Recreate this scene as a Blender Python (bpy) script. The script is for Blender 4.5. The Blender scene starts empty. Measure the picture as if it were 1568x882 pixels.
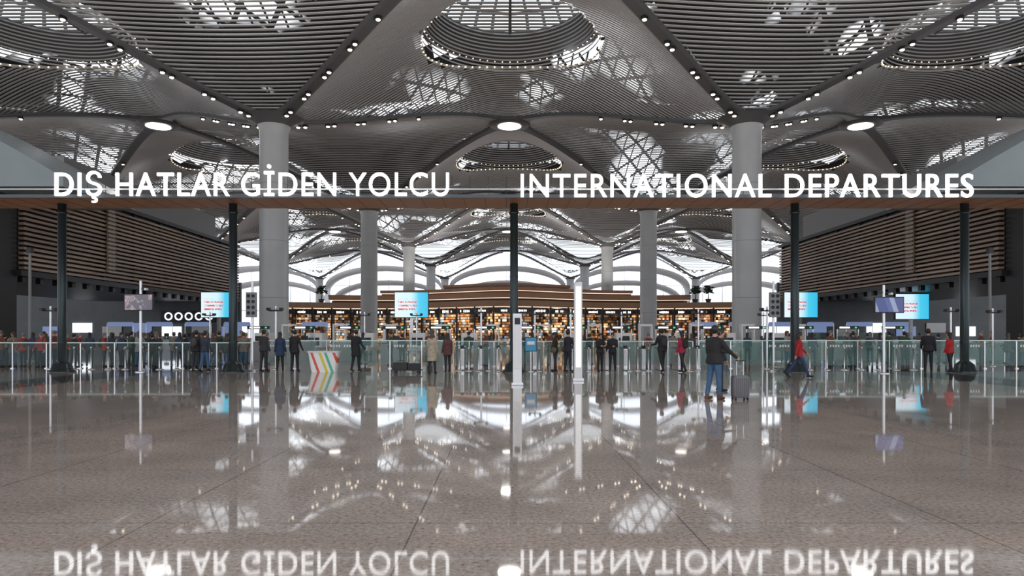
import bpy, bmesh, math, random
import numpy as np
from mathutils import Vector, Matrix, kdtree
from mathutils.bvhtree import BVHTree
random.seed(7); rng=np.random.RandomState(3)
scene=bpy.context.scene
AX=0.3   # building axis
# ------------------------------------------------------------------ materials
MC={}
def mat(name,col,rough=0.5,metal=0.0,em=None,es=0.0,alpha=1.0,spec=0.5,nosample=False):
    if name in MC: return MC[name]
    m=bpy.data.materials.new(name); m.use_nodes=True
    b=m.node_tree.nodes['Principled BSDF']
    b.inputs['Base Color'].default_value=(*col,1); b.inputs['Roughness'].default_value=rough
    b.inputs['Metallic'].default_value=metal; b.inputs['Alpha'].default_value=alpha
    b.inputs['Specular IOR Level'].default_value=spec
    if em: b.inputs['Emission Color'].default_value=(*em,1); b.inputs['Emission Strength'].default_value=es
    if nosample:
        try: m.cycles.emission_sampling='NONE'
        except Exception: pass
    MC[name]=m; return m
def nd(nt,t,**k):
    n=nt.nodes.new(t)
    for a,v in k.items(): setattr(n,a,v)
    return n
def mth(nt,op,a,b=None,c=None):
    n=nt.nodes.new('ShaderNodeMath'); n.operation=op
    for i,v in enumerate((a,b,c)):
        if v is None: continue
        if isinstance(v,(int,float)): n.inputs[i].default_value=v
        else: nt.links.new(v,n.inputs[i])
    return n.outputs[0]
def ramp(nt,fac,stops,interp='LINEAR'):
    r=nt.nodes.new('ShaderNodeValToRGB'); r.color_ramp.interpolation=interp
    e=r.color_ramp.elements
    while len(e)<len(stops): e.new(0.5)
    for i,(p,c) in enumerate(stops):
        e[i].position=p; e[i].color=(*c,1)
    nt.links.new(fac,r.inputs[0]); return r.outputs[0]
def noisy(name,c1,c2,scale=4,rough=0.5,metal=0.0,stretch=(1,1,1),detail=4):
    if name in MC: return MC[name]
    m=mat(name,c1,rough,metal); nt=m.node_tree; b=nt.nodes['Principled BSDF']
    tc=nd(nt,'ShaderNodeTexCoord'); mp=nd(nt,'ShaderNodeMapping'); mp.inputs['Scale'].default_value=stretch
    nt.links.new(tc.outputs['Object'],mp.inputs[0])
    n=nd(nt,'ShaderNodeTexNoise'); n.inputs['Scale'].default_value=scale; n.inputs['Detail'].default_value=detail
    nt.links.new(mp.outputs[0],n.inputs[0])
    nt.links.new(ramp(nt,n.outputs[0],[(0.3,c1),(0.7,c2)]),b.inputs['Base Color'])
    return m
def granite():
    m=mat('polished_granite',(0.3,0.27,0.25),0.05); nt=m.node_tree; b=nt.nodes['Principled BSDF']
    tc=nd(nt,'ShaderNodeTexCoord'); sp=nd(nt,'ShaderNodeSeparateXYZ'); nt.links.new(tc.outputs['Object'],sp.inputs[0])
    n1=nd(nt,'ShaderNodeTexNoise'); n1.inputs['Scale'].default_value=26; n1.inputs['Detail'].default_value=6; n1.inputs['Roughness'].default_value=0.75
    nt.links.new(tc.outputs['Object'],n1.inputs[0])
    n2=nd(nt,'ShaderNodeTexNoise'); n2.inputs['Scale'].default_value=0.9; n2.inputs['Detail'].default_value=6
    nt.links.new(tc.outputs['Object'],n2.inputs[0])
    c=ramp(nt,n1.outputs[0],[(0.34,(0.17,0.14,0.125)),(0.45,(0.39,0.335,0.30)),(0.56,(0.48,0.42,0.38)),(0.68,(0.66,0.60,0.55))])
    v=ramp(nt,n2.outputs[0],[(0.3,(0.82,0.82,0.82)),(0.7,(1.12,1.10,1.08))])
    mx=nd(nt,'ShaderNodeMix',data_type='RGBA',blend_type='MULTIPLY'); mx.inputs[0].default_value=1
    nt.links.new(c,mx.inputs[6]); nt.links.new(v,mx.inputs[7])
    fx=mth(nt,'FRACT',mth(nt,'DIVIDE',mth(nt,'ADD',sp.outputs[0],101.95),2.2)); jx=mth(nt,'LESS_THAN',fx,0.007)
    fy=mth(nt,'FRACT',mth(nt,'DIVIDE',mth(nt,'ADD',sp.outputs[1],100.0),2.2)); jy=mth(nt,'LESS_THAN',fy,0.006)
    j=mth(nt,'MAXIMUM',jx,jy)
    mx2=nd(nt,'ShaderNodeMix',data_type='RGBA'); nt.links.new(mth(nt,'MULTIPLY',j,0.6),mx2.inputs[0])
    nt.links.new(mx.outputs[2],mx2.inputs[6]); mx2.inputs[7].default_value=(0.07,0.06,0.055,1)
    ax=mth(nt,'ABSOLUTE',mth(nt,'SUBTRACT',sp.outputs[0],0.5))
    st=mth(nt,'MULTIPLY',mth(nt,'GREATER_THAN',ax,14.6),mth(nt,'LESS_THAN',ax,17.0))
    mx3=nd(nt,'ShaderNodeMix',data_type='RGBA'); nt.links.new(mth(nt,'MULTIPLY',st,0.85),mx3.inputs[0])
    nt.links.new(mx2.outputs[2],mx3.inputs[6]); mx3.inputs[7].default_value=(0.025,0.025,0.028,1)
    nt.links.new(mx3.outputs[2],b.inputs['Base Color'])
    nt.links.new(mth(nt,'MULTIPLY_ADD',n2.outputs[0],0.05,0.012),b.inputs['Roughness'])
    b.inputs['IOR'].default_value=1.68
    return m
def skylight_sunpatch_mat():
    m=mat('skylight_sunpatch_roof',(0.04,0.04,0.042),0.7); nt=m.node_tree; b=nt.nodes['Principled BSDF']
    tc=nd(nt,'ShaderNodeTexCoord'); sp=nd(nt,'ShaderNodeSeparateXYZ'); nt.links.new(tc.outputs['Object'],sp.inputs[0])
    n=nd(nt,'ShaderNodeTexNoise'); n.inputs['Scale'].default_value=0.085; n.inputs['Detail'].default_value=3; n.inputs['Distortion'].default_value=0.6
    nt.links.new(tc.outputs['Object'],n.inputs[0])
    mask=ramp(nt,n.outputs[0],[(0.53,(0,0,0)),(0.66,(1,1,1))])  # noise patches glow to imitate sunlit spots on the vault
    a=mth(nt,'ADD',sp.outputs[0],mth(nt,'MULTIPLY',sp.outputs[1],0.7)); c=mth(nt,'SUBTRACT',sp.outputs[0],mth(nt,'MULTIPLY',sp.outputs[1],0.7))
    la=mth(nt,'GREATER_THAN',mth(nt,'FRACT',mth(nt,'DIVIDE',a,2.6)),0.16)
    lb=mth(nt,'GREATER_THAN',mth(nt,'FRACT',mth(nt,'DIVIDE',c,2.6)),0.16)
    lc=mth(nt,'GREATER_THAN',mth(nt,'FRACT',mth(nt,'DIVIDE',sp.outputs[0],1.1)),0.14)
    l=mth(nt,'MULTIPLY',mth(nt,'MULTIPLY',la,lb),lc)  # stripes cut from the glow imitate truss shadows
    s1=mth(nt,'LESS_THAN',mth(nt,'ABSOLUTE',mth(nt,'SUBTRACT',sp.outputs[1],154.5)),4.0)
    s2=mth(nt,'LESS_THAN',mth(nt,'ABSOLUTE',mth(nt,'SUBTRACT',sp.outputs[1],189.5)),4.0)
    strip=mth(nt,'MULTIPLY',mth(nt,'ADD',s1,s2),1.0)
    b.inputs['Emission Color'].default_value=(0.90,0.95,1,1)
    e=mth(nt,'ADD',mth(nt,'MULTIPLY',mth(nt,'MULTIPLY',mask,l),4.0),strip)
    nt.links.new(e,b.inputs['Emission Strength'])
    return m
def shop_mat():
    m=mat('shop_interior',(0.06,0.04,0.03),0.6,nosample=True); nt=m.node_tree; b=nt.nodes['Principled BSDF']
    tc=nd(nt,'ShaderNodeTexCoord'); sp=nd(nt,'ShaderNodeSeparateXYZ'); nt.links.new(tc.outputs['Object'],sp.inputs[0])
    def wn(sx,sz):
        cb=nd(nt,'ShaderNodeCombineXYZ'); nt.links.new(mth(nt,'FLOOR',mth(nt,'MULTIPLY',sp.outputs[0],sx)),cb.inputs[0]); nt.links.new(mth(nt,'FLOOR',mth(nt,'MULTIPLY',sp.outputs[2],sz)),cb.inputs[1])
        w=nd(nt,'ShaderNodeTexWhiteNoise'); nt.links.new(cb.outputs[0],w.inputs[0]); return w.outputs[0]
    a=wn(1.35,2.3); c_=wn(3.1,2.3); big=wn(0.333,0.6)
    col=ramp(nt,a,[(0.0,(1,0.42,0.14)),(0.3,(1,0.6,0.32)),(0.5,(1,0.86,0.70)),(0.68,(0.75,0.24,0.08)),(0.8,(0.45,0.6,0.8)),(0.87,(1,0.75,0.5))],'CONSTANT')
    shelf=mth(nt,'GREATER_THAN',mth(nt,'FRACT',mth(nt,'MULTIPLY',sp.outputs[2],2.3)),0.22)
    e=mth(nt,'MULTIPLY',mth(nt,'MULTIPLY',mth(nt,'POWER',c_,1.8),mth(nt,'MULTIPLY_ADD',mth(nt,'POWER',big,1.5),2.4,0.3)),shelf)
    nt.links.new(col,b.inputs['Emission Color']); nt.links.new(e,b.inputs['Emission Strength'])
    return m
def screen_mat():
    m=mat('ad_screen',(0.02,0.02,0.02),0.3,nosample=True); nt=m.node_tree; b=nt.nodes['Principled BSDF']
    tc=nd(nt,'ShaderNodeTexCoord'); sp=nd(nt,'ShaderNodeSeparateXYZ'); nt.links.new(tc.outputs['Object'],sp.inputs[0])
    c=ramp(nt,mth(nt,'MULTIPLY_ADD',sp.outputs[0],0.34,0.5),[(0.0,(0.78,0.92,1)),(0.5,(0.65,0.9,0.98)),(0.72,(0.07,0.6,0.85)),(1,(0.03,0.5,0.8))])
    zz=sp.outputs[2]
    t=mth(nt,'GREATER_THAN',mth(nt,'FRACT',mth(nt,'MULTIPLY',zz,3.2)),0.55)
    n=nd(nt,'ShaderNodeTexNoise'); n.inputs['Scale'].default_value=9; nt.links.new(tc.outputs['Object'],n.inputs[0])
    t=mth(nt,'MULTIPLY',t,mth(nt,'GREATER_THAN',n.outputs[0],0.45))
    t=mth(nt,'MULTIPLY',t,mth(nt,'LESS_THAN',mth(nt,'ABSOLUTE',mth(nt,'ADD',sp.outputs[0],0.35)),0.8))
    t=mth(nt,'MULTIPLY',t,mth(nt,'LESS_THAN',mth(nt,'ABSOLUTE',zz),0.5))
    mx=nd(nt,'ShaderNodeMix',data_type='RGBA'); nt.links.new(t,mx.inputs[0]); nt.links.new(c,mx.inputs[6]); mx.inputs[7].default_value=(0.8,0.08,0.08,1)
    nt.links.new(mx.outputs[2],b.inputs['Emission Color']); b.inputs['Emission Strength'].default_value=0.95
    return m
def stripe_mat(name,cols,scale,em=0.0,axis=0):
    m=mat(name,(0.8,0.8,0.8),0.4,nosample=True); nt=m.node_tree; b=nt.nodes['Principled BSDF']
    tc=nd(nt,'ShaderNodeTexCoord'); sp=nd(nt,'ShaderNodeSeparateXYZ'); nt.links.new(tc.outputs['Object'],sp.inputs[0])
    f=mth(nt,'FRACT',mth(nt,'MULTIPLY',mth(nt,'ADD',sp.outputs[axis],mth(nt,'MULTIPLY',sp.outputs[2],0.35)),scale))
    c=ramp(nt,f,[(i/len(cols),cc) for i,cc in enumerate(cols)],'CONSTANT')
    nt.links.new(c,b.inputs['Base Color'])
    if em: nt.links.new(c,b.inputs['Emission Color']); b.inputs['Emission Strength'].default_value=em
    return m
def blot_mat():
    m=mat('screen_picture',(0.05,0.05,0.06),0.3,nosample=True); nt=m.node_tree; b=nt.nodes['Principled BSDF']
    tc=nd(nt,'ShaderNodeTexCoord'); n=nd(nt,'ShaderNodeTexNoise'); n.inputs['Scale'].default_value=3.2; n.inputs['Detail'].default_value=1
    nt.links.new(tc.outputs['Object'],n.inputs[0])
    c=ramp(nt,n.outputs[0],[(0.0,(0.10,0.09,0.12)),(0.45,(0.16,0.14,0.18)),(0.5,(0.5,0.48,0.52)),(0.57,(0.42,0.10,0.10)),(0.62,(0.55,0.52,0.55))])
    nt.links.new(c,b.inputs['Emission Color']); b.inputs['Emission Strength'].default_value=0.6
    return m
M_GRAN=granite(); M_SKY=skylight_sunpatch_mat(); M_SHOP=shop_mat(); M_SCR=screen_mat()
M_SLAT=mat('louvre_aluminium',(0.47,0.45,0.44),0.45,0.1)
M_RIB=mat('rib_cladding',(0.10,0.098,0.10),0.5)
M_WHITE_EM=mat('lamp_white',(1,1,1),0.4,em=(1,0.93,0.85),es=5)
M_SPOT=mat('spot_lens',(1,1,1),0.4,em=(1,0.86,0.70),es=8,nosample=True)
M_GOLD=mat('gold_lamp',(1,1,1),0.4,em=(1,0.78,0.5),es=2.6,nosample=True)
M_DAY=mat('daylight_glazing',(0.8,0.9,1),0.3,em=(0.86,0.94,1),es=1.6)
M_FACADE=mat('end_facade_glazing',(0.8,0.9,1),0.3,em=(0.90,0.94,1),es=0.85)
M_COL=noisy('column_paint',(0.38,0.39,0.40),(0.44,0.45,0.46),0.4,0.38)
M_POST=mat('post_steel',(0.03,0.042,0.046),0.28,0.6)
M_DARK=mat('dark_metal',(0.02,0.021,0.024),0.4,0.3)
M_BLACK=mat('black_plastic',(0.008,0.008,0.009),0.45)
M_STEEL=mat('brushed_steel',(0.58,0.59,0.60),0.25,0.9)
M_WHITE=mat('white_panel',(0.75,0.76,0.77),0.35)
M_WOOD=noisy('soffit_wood',(0.40,0.18,0.09),(0.58,0.29,0.15),6,0.45,stretch=(0.3,6,1))
M_WOODL=noisy('terrace_wood',(0.36,0.22,0.15),(0.48,0.31,0.21),3,0.5,stretch=(0.2,1,8))
M_BROWN=noisy('brown_louvre',(0.13,0.085,0.062),(0.38,0.265,0.19),0.8,0.3,0.25,stretch=(1,0.15,3))
M_GWALL=noisy('grey_blue_cladding',(0.08,0.095,0.105),(0.12,0.135,0.145),0.5,0.4)
M_CLAD=noisy('blue_grey_shell',(0.20,0.24,0.26),(0.25,0.29,0.31),0.3,0.35)
M_GREY=mat('grey_cladding',(0.22,0.22,0.225),0.5)
M_GLASS=mat('green_glass',(0.16,0.33,0.30),0.05,alpha=0.24,spec=0.6)
M_GLASSD=mat('clear_glass',(0.10,0.18,0.17),0.05,alpha=0.14,spec=0.5)
M_GLASSE=mat('glass_top_edge',(0.7,0.85,0.8),0.2)
M_LETTER=mat('letter_face',(1,1,1),0.4,em=(1,1,1),es=1.9)
# ------------------------------------------------------------------ mesh builder
class MB:
    def __init__(s): s.v=[];s.f=[];s.m=[];s.sm=[];s.mats=[]
    def mi(s,m):
        if m not in s.mats: s.mats.append(m)
        return s.mats.index(m)
    def add(s,vs,fs,m,smooth=False):
        o=len(s.v); s.v+= [tuple(p) for p in vs]; k=s.mi(m)
        for f in fs: s.f.append([i+o for i in f]); s.m.append(k); s.sm.append(smooth)
    def box(s,c,d,m,rz=0.0,tilt=0.0):
        vs=[]
        R=Matrix.Rotation(rz,3,'Z')@Matrix.Rotation(tilt,3,'X')
        for z in(-.5,.5):
            for x,y in((-.5,-.5),(.5,-.5),(.5,.5),(-.5,.5)):
                vs.append(Vector(c)+R@Vector((x*d[0],y*d[1],z*d[2])))
        s.add(vs,[(3,2,1,0),(4,5,6,7),(0,1,5,4),(1,2,6,5),(2,3,7,6),(3,0,4,7)],m)
    def loft(s,rings,m,caps=True,smooth=True,closed=False):
        n=len(rings[0]); vs=[p for r in rings for p in r]; fs=[]
        R=len(rings)
        for i in range(R-1 if not closed else R):
            a=i*n; b=((i+1)%R)*n
            for j in range(n):
                k=(j+1)%n; fs.append((a+j,a+k,b+k,b+j))
        s.add(vs,fs,m,smooth)
        if caps and not closed:
            s.add(rings[0],[tuple(range(n))[::-1]],m); s.add(rings[-1],[tuple(range(n))],m)
    def rev(s,c,prof,m,n=24,sx=1,sy=1):
        rings=[[(c[0]+r*sx*math.cos(2*math.pi*j/n),c[1]+r*sy*math.sin(2*math.pi*j/n),c[2]+z) for j in range(n)] for r,z in prof]
        s.loft(rings,m)
    def cyl(s,p0,p1,r0,r1,m,n=12):
        p0=Vector(p0);p1=Vector(p1);d=(p1-p0).normalized()
        u=d.orthogonal().normalized(); w=d.cross(u)
        s.loft([[p+(u*math.cos(2*math.pi*j/n)+w*math.sin(2*math.pi*j/n))*r for j in range(n)] for p,r in((p0,r0),(p1,r1))],m)
    def tube(s,pts,r,m,n=8,closed=False):
        pts=[Vector(p) for p in pts]; rings=[]
        for i,p in enumerate(pts):
            if closed: d=(pts[(i+1)%len(pts)]-pts[i-1])
            else: d=(pts[min(i+1,len(pts)-1)]-pts[max(i-1,0)])
            d.normalize(); up=Vector((0,0,1)) if abs(d.z)<0.9 else Vector((0,1,0))
            u=d.cross(up).normalized(); w=u.cross(d)
            rr=r[i] if isinstance(r,(list,tuple)) else r
            rings.append([p+(u*math.cos(2*math.pi*j/n)+w*math.sin(2*math.pi*j/n))*rr for j in range(n)])
        s.loft(rings,m,closed=closed)
    def ball(s,c,r,m,n=10,k=6):
        rings=[]
        for i in range(k+1):
            a=-math.pi/2+math.pi*i/k; cr=max(math.cos(a),0.02)
            rings.append([(c[0]+r[0]*cr*math.cos(2*math.pi*j/n),c[1]+r[1]*cr*math.sin(2*math.pi*j/n),c[2]+r[2]*math.sin(a)) for j in range(n)])
        s.loft(rings,m)
    def obj(s,name,loc=(0,0,0),rz=0,bevel=0):
        me=bpy.data.meshes.new(name); me.from_pydata(s.v,[],s.f)
        for m in s.mats: me.materials.append(m)
        me.polygons.foreach_set('material_index',s.m); me.polygons.foreach_set('use_smooth',s.sm); me.update()
        o=bpy.data.objects.new(name,me); scene.collection.objects.link(o); o.location=loc; o.rotation_euler=(0,0,rz)
        if bevel:
            b=o.modifiers.new('bevel','BEVEL'); b.width=bevel; b.segments=2; b.limit_method='ANGLE'
        return o
def inst(o,loc,rz=0,sc=1.0):
    n=bpy.data.objects.new(o.name.split('.')[0],o.data); scene.collection.objects.link(n)
    for md in o.modifiers:
        if md.type=='BEVEL':
            b=n.modifiers.new('bevel','BEVEL'); b.width=md.width; b.segments=2; b.limit_method='ANGLE'
    n.location=loc; n.rotation_euler=(0,0,rz); n.scale=(sc,)*3
    return n
# ------------------------------------------------------------------ people
SKIN=[(0.50,0.29,0.20),(0.42,0.24,0.16),(0.55,0.34,0.25)]
PRIO={'pack':0.020,'bag':0.020,'top':0.012,'hair':0.012,'scarf':0.014,'shoe':0.004,'legs':0.0,'skin':0.0}
def cmat(c,kind='cloth'):
    nm='%s_%02x%02x%02x'%(kind,int(c[0]*255),int(c[1]*255),int(c[2]*255))
    if nm in MC: return MC[nm]
    return noisy(nm,tuple(x*0.8 for x in c),tuple(min(1,x*1.2) for x in c),9,0.8 if kind=='cloth' else 0.5)
def make_person(H=1.75,top=(0.02,0.02,0.022),legs=(0.03,0.04,0.07),hair=(0.02,0.012,0.008),shoe=(0.02,0.02,0.02),skin=0,
    coat=0,longhair=False,L=(4,2),R=(-4,2),armL=(5,8,12,0),armR=(5,8,12,0),yaw=0,pack=None,bag=None,lean=0,female=False,bulk=1.0,scarf=None,voxel=0.017,skirt=False):
    """armX=(pitch,abduct,elbow,inward) deg; L/R=(thigh fwd, knee bend). faces -Y"""
    P=[]
    def add(rings,lab):
        n=len(rings[0]); vs=[Vector(p) for r in rings for p in r]; fs=[]
        for i in range(len(rings)-1):
            for j in range(n):
                k=(j+1)%n; fs.append((i*n+j,i*n+k,(i+1)*n+k,(i+1)*n+j))
        fs.append(tuple(range(n))[::-1]); fs.append(tuple(range((len(rings)-1)*n,len(rings)*n)))
        P.append((vs,fs,lab))
    def cap(p0,p1,r0,r1,lab,n=14,sub=10,flat=1.0):
        p0=Vector(p0);p1=Vector(p1);d=(p1-p0).normalized()
        x=Vector((1,0,0)); u=(x-d*x.dot(d)).normalized() if abs(d.x)<0.95 else Vector((0,1,0)); w=d.cross(u)
        prof=[]
        for a in(-85,-55,-25): prof.append((p0+d*r0*math.sin(math.radians(a)),r0*math.cos(math.radians(a))))
        for i in range(sub+1):
            t=i/sub; prof.append((p0.lerp(p1,t),r0+(r1-r0)*t))
        for a in(25,55,85): prof.append((p1+d*r1*math.sin(math.radians(a)),r1*math.cos(math.radians(a))))
        add([[c+u*r*flat*math.cos(2*math.pi*j/n)+w*r*math.sin(2*math.pi*j/n) for j in range(n)] for c,r in prof],lab)
    def ell(c,r,lab,M=None,n=26,k=16):
        rings=[]
        for i in range(k+1):
            a=math.radians(-86+172*i/k); cr=math.cos(a)
            rg=[]
            for j in range(n):
                p=Vector((r[0]*cr*math.cos(2*math.pi*j/n),r[1]*cr*math.sin(2*math.pi*j/n),r[2]*math.sin(a)))
                if M: p=M@p
                rg.append(Vector(c)+p)
            rings.append(rg)
        add(rings,lab)
    def stack(sec,lab,n=32):
        s2=[]
        for i in range(len(sec)-1):
            m_=max(1,int(abs(sec[i+1][0]-sec[i][0])/0.025))
            for q in range(m_): s2.append(tuple(sec[i][e]+(sec[i+1][e]-sec[i][e])*q/m_ for e in range(4)))
        s2.append(sec[-1]); rings=[]
        for z,cy,rx,ry in s2:
            rings.append([Vector((rx*math.copysign(abs(math.cos(t))**0.85,math.cos(t)),cy+ry*math.copysign(abs(math.sin(t))**0.85,math.sin(t)),z)) for t in [2*math.pi*j/n for j in range(n)]])
        add(rings,lab)
    rad=math.radians
    sw=0.185 if not female else 0.162
    legs_j=[]
    for side,(a,k) in((-1,L),(1,R)):
        a=rad(a);k=rad(k); hip=Vector((side*0.088,0,0.92))
        knee=hip+Vector((side*0.012,-math.sin(a)*0.44,-math.cos(a)*0.44))
        ank=knee+Vector((side*0.01,-math.sin(a-k)*0.41,-math.cos(a-k)*0.41)); legs_j.append((hip,knee,ank,a-k))
    dz=0.085-min(j[2].z for j in legs_j)
    up=Vector((0,0,dz))
    for hip,knee,ank,sh in legs_j:
        hip=hip+up;knee=knee+up;ank=ank+up
        ly='legs'
        cap(hip,knee,0.098,0.066,ly); cap(knee,ank+Vector((0,0,0.02)),0.066,0.048,ly)
        pitch=0 if ank.z<0.1 else min(0.9,-sh)
        f=Vector((0,-math.cos(pitch),-math.sin(pitch))); g=Vector((0,-math.sin(pitch),math.cos(pitch)))
        heel=ank-g*0.042-f*0.035; toe=ank-g*0.048+f*0.15
        cap(heel,toe,0.040,0.034,'shoe',flat=1.15); cap(ank,ank-g*0.04,0.045,0.04,'shoe')
    b=bulk
    wz=0.92+dz
    fr=0.93 if female else 1.0
    sec=[(wz-0.10,0,0.10,0.09),(wz-0.06,0,0.155*fr,0.115),(wz+0.0,0.005,0.168,0.122),(wz+0.08,0,0.155*fr,0.112),(wz+0.17,-0.005,0.142*fr*b,0.105*b),(wz+0.28,-0.008,0.158*fr*b,0.118*b),
         (wz+0.38,-0.005,0.178*fr*b,0.122*b),(wz+0.46,0,0.18*fr*b,0.105*b),(wz+0.51,0.005,0.135*fr,0.08),(wz+0.55,0.008,0.07,0.06)]
    def shear(p):
        if p.z>wz: return Vector((p.x,p.y-(p.z-wz)*math.tan(rad(lean)),p.z))
        return p
    start=len(P)
    stack([s_ for s_ in sec[:3]],'legs'); stack(sec[2:] if not coat else sec[1:],'top')
    if coat:
        hem=wz-coat
        stack([(hem,0.0,0.20,0.165),(hem+0.03,0.0,0.205,0.17),(wz-coat*0.5,0,0.195,0.155),(wz,0,0.182,0.138),(wz+0.1,0,0.168,0.125),(wz+0.2,0,0.15,0.115)],'top')
    else:
        stack([(wz-0.08,0,0.186*b,0.140*b),(wz-0.03,0,0.188*b,0.142*b),(wz+0.06,0,0.172*b,0.130*b),(wz+0.15,0,0.15*b,0.112*b)],'top')
    hands=[]
    for side,ar in((-1,armL),(1,armR)):
        p,ab,e,inw=[rad(q) for q in ar]
        sh=Vector((side*sw,0,wz+0.465))
        d1=Vector((side*math.sin(ab),-math.sin(p)*math.cos(ab),-math.cos(p)*math.cos(ab)))
        el=sh+d1*0.285
        q=p+e; ab2=ab-inw
        d2=Vector((side*math.sin(ab2),-math.sin(q)*math.cos(ab2),-math.cos(q)*math.cos(ab2)))
        wr=el+d2*0.25
        cap(sh,el,0.060*b,0.048*b,'top'); cap(el,wr,0.047*b,0.036,'top')
        cap(wr-d2*0.01,wr+d2*0.03,0.026,0.028,'skin'); ell(wr+d2*0.065,(0.040,0.040,0.040),'skin')
        hands.append((shear(wr),d2,side))
    cap((-sw*0.55,0,wz+0.50),(-sw,0,wz+0.463),0.058,0.060*b,'top',sub=5); cap((sw*0.55,0,wz+0.50),(sw,0,wz+0.463),0.058,0.060*b,'top',sub=5)
    cap((0,0.008,wz+0.50),(0,-0.012,wz+0.61),0.054,0.050,'skin')
    if scarf: cap((0,0.0,wz+0.53),(0,-0.005,wz+0.56),0.075,0.072,'scarf')
    hc=Vector((0,-0.018,wz+0.70)); Y=Matrix.Rotation(rad(yaw),3,'Z')
    def hp(x,y,z): return hc+Y@Vector((x,y,z))
    ell(hp(0,0.008,0.02),(0.076,0.095,0.105),'skin',Y); ell(hp(0,-0.022,-0.06),(0.052,0.062,0.062),'skin',Y)
    cap(hp(0,-0.085,0.01),hp(0,-0.105,-0.022),0.012,0.017,'skin',n=8,sub=3)
    for s_ in(-1,1): ell(hp(s_*0.080,0.005,-0.008),(0.012,0.022,0.032),'skin',Y,n=10,k=6)
    ell(hp(0,0.028,0.044),(0.086,0.096,0.10),'hair',Y)
    ell(hp(0,-0.03,0.092),(0.068,0.068,0.040),'hair',Y)
    if longhair:
        ell(hp(0,0.055,-0.05),(0.085,0.06,0.15),'hair',Y); ell(hp(0,0.07,-0.16),(0.075,0.04,0.10),'hair',Y)
    if pack:
        ell((0,0.185*b,wz+0.30),(0.145,0.10,0.22),'pack'); ell((0,0.24*b,wz+0.22),(0.10,0.06,0.11),'pack')
        for s_ in(-1,1): cap((s_*0.10,-0.115*b,wz+0.22),(s_*0.12,-0.06,wz+0.52),0.018,0.02,'pack',n=8); cap((s_*0.12,-0.06,wz+0.52),(s_*0.10,0.12,wz+0.46),0.02,0.02,'pack',n=8)
    if bag:
        ell((0.25,0.0,wz+0.02),(0.06,0.15,0.13),'bag'); cap((0.23,-0.02,wz+0.12),(-0.08,-0.02,wz+0.53),0.014,0.014,'bag',n=8,sub=10)
    for i in range(start,len(P)): P[i]=([shear(p) for p in P[i][0]],P[i][1],P[i][2])
    vs=[];fs=[];labs=[]
    for v,f,l in P:
        o=len(vs); vs+=v; fs+=[tuple(i+o for i in q) for q in f]; labs+=[l]*len(v)
    me=bpy.data.meshes.new('tmp'); me.from_pydata(vs,[],fs); me.update()
    ob=bpy.data.objects.new('tmp',me); scene.collection.objects.link(ob)
    r=ob.modifiers.new('r','REMESH'); r.mode='VOXEL'; r.voxel_size=voxel
    sm=ob.modifiers.new('s','SMOOTH'); sm.factor=0.5; sm.iterations=2
    dg=bpy.context.evaluated_depsgraph_get(); em=bpy.data.meshes.new_from_object(ob.evaluated_get(dg))
    bpy.data.objects.remove(ob); bpy.data.meshes.remove(me)
    bv=BVHTree.FromPolygons([v.co for v in em.vertices],[tuple(p.vertices) for p in em.polygons])
    keep=[i for i,v in enumerate(vs) if (bv.find_nearest(v)[3] or 0)<voxel*0.85+0.003]
    kd=kdtree.KDTree(len(keep))
    for i in keep: kd.insert(vs[i],i)
    kd.balance()
    mats={'skin':cmat(SKIN[skin],'skin'),'hair':cmat(hair,'hair'),'top':cmat(top),'legs':cmat(legs),'shoe':cmat(shoe),'pack':cmat(pack or (0,0,0)),'bag':cmat(bag or (0,0,0)),'scarf':cmat(scarf or (0,0,0))}
    B=MB(); keys=list(mats)
    for k in keys: B.mats.append(mats[k])
    B.v=[tuple(v.co) for v in em.vertices]
    for p in em.polygons:
        c,i,d=min(kd.find_n(p.center,10),key=lambda t:t[2]-PRIO[labs[t[1]]]); B.f.append(list(p.vertices)); B.m.append(keys.index(labs[i])); B.sm.append(True)
    bpy.data.meshes.remove(em)
    for wr,d,side in hands:
        d=d.normalized(); fwd=Vector((0,-1,0)); fwd=(fwd-d*fwd.dot(d)); fwd=fwd.normalized() if fwd.length>0.2 else Vector((0,0,1))
        inn=d.cross(fwd); inn=inn if inn.x*side<0 else -inn
        for q,(o,l) in enumerate(((0.028,0.070),(0.010,0.080),(-0.009,0.075),(-0.027,0.058))):
            a=wr+d*0.085+fwd*o; b_=a+d*l*0.5+inn*0.008; c_=b_+d*l*0.38+inn*0.022; e_=c_+d*l*0.12+inn*0.016
            B.tube([a,b_,c_,e_],[0.0095,0.009,0.008,0.006],mats['skin'],n=6)
        a=wr+d*0.035+fwd*0.026; B.tube([a,a+d*0.03+fwd*0.022+inn*0.008,a+d*0.055+fwd*0.026+inn*0.018],[0.011,0.010,0.007],mats['skin'],n=6)
    eye=mat('eye_dark',(0.01,0.008,0.006),0.2); lip=mat('lips',(0.30,0.09,0.07),0.5)
    sc_=lambda p: shear(p)
    for s_ in(-1,1):
        B.ball(sc_(hp(s_*0.030,-0.082,0.012)),(0.011,0.007,0.007),eye,8,4); B.ball(sc_(hp(s_*0.031,-0.084,0.032)),(0.017,0.006,0.004),mats['hair'],8,4)
    B.ball(sc_(hp(0,-0.082,-0.058)),(0.022,0.007,0.006),lip,8,4)
    hmax=max(v[2] for v in B.v); k=H/hmax if L[0]<12 and L[0]>-12 else H/1.76
    B.v=[(x*k,y*k,z*k) for x,y,z in B.v]
    B.hands=[(wr*k,d) for wr,d,side in hands]
    return B
BK=(0.015,0.015,0.018); NV=(0.02,0.028,0.05); JN=(0.05,0.11,0.22); RD=(0.40,0.015,0.02)
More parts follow.
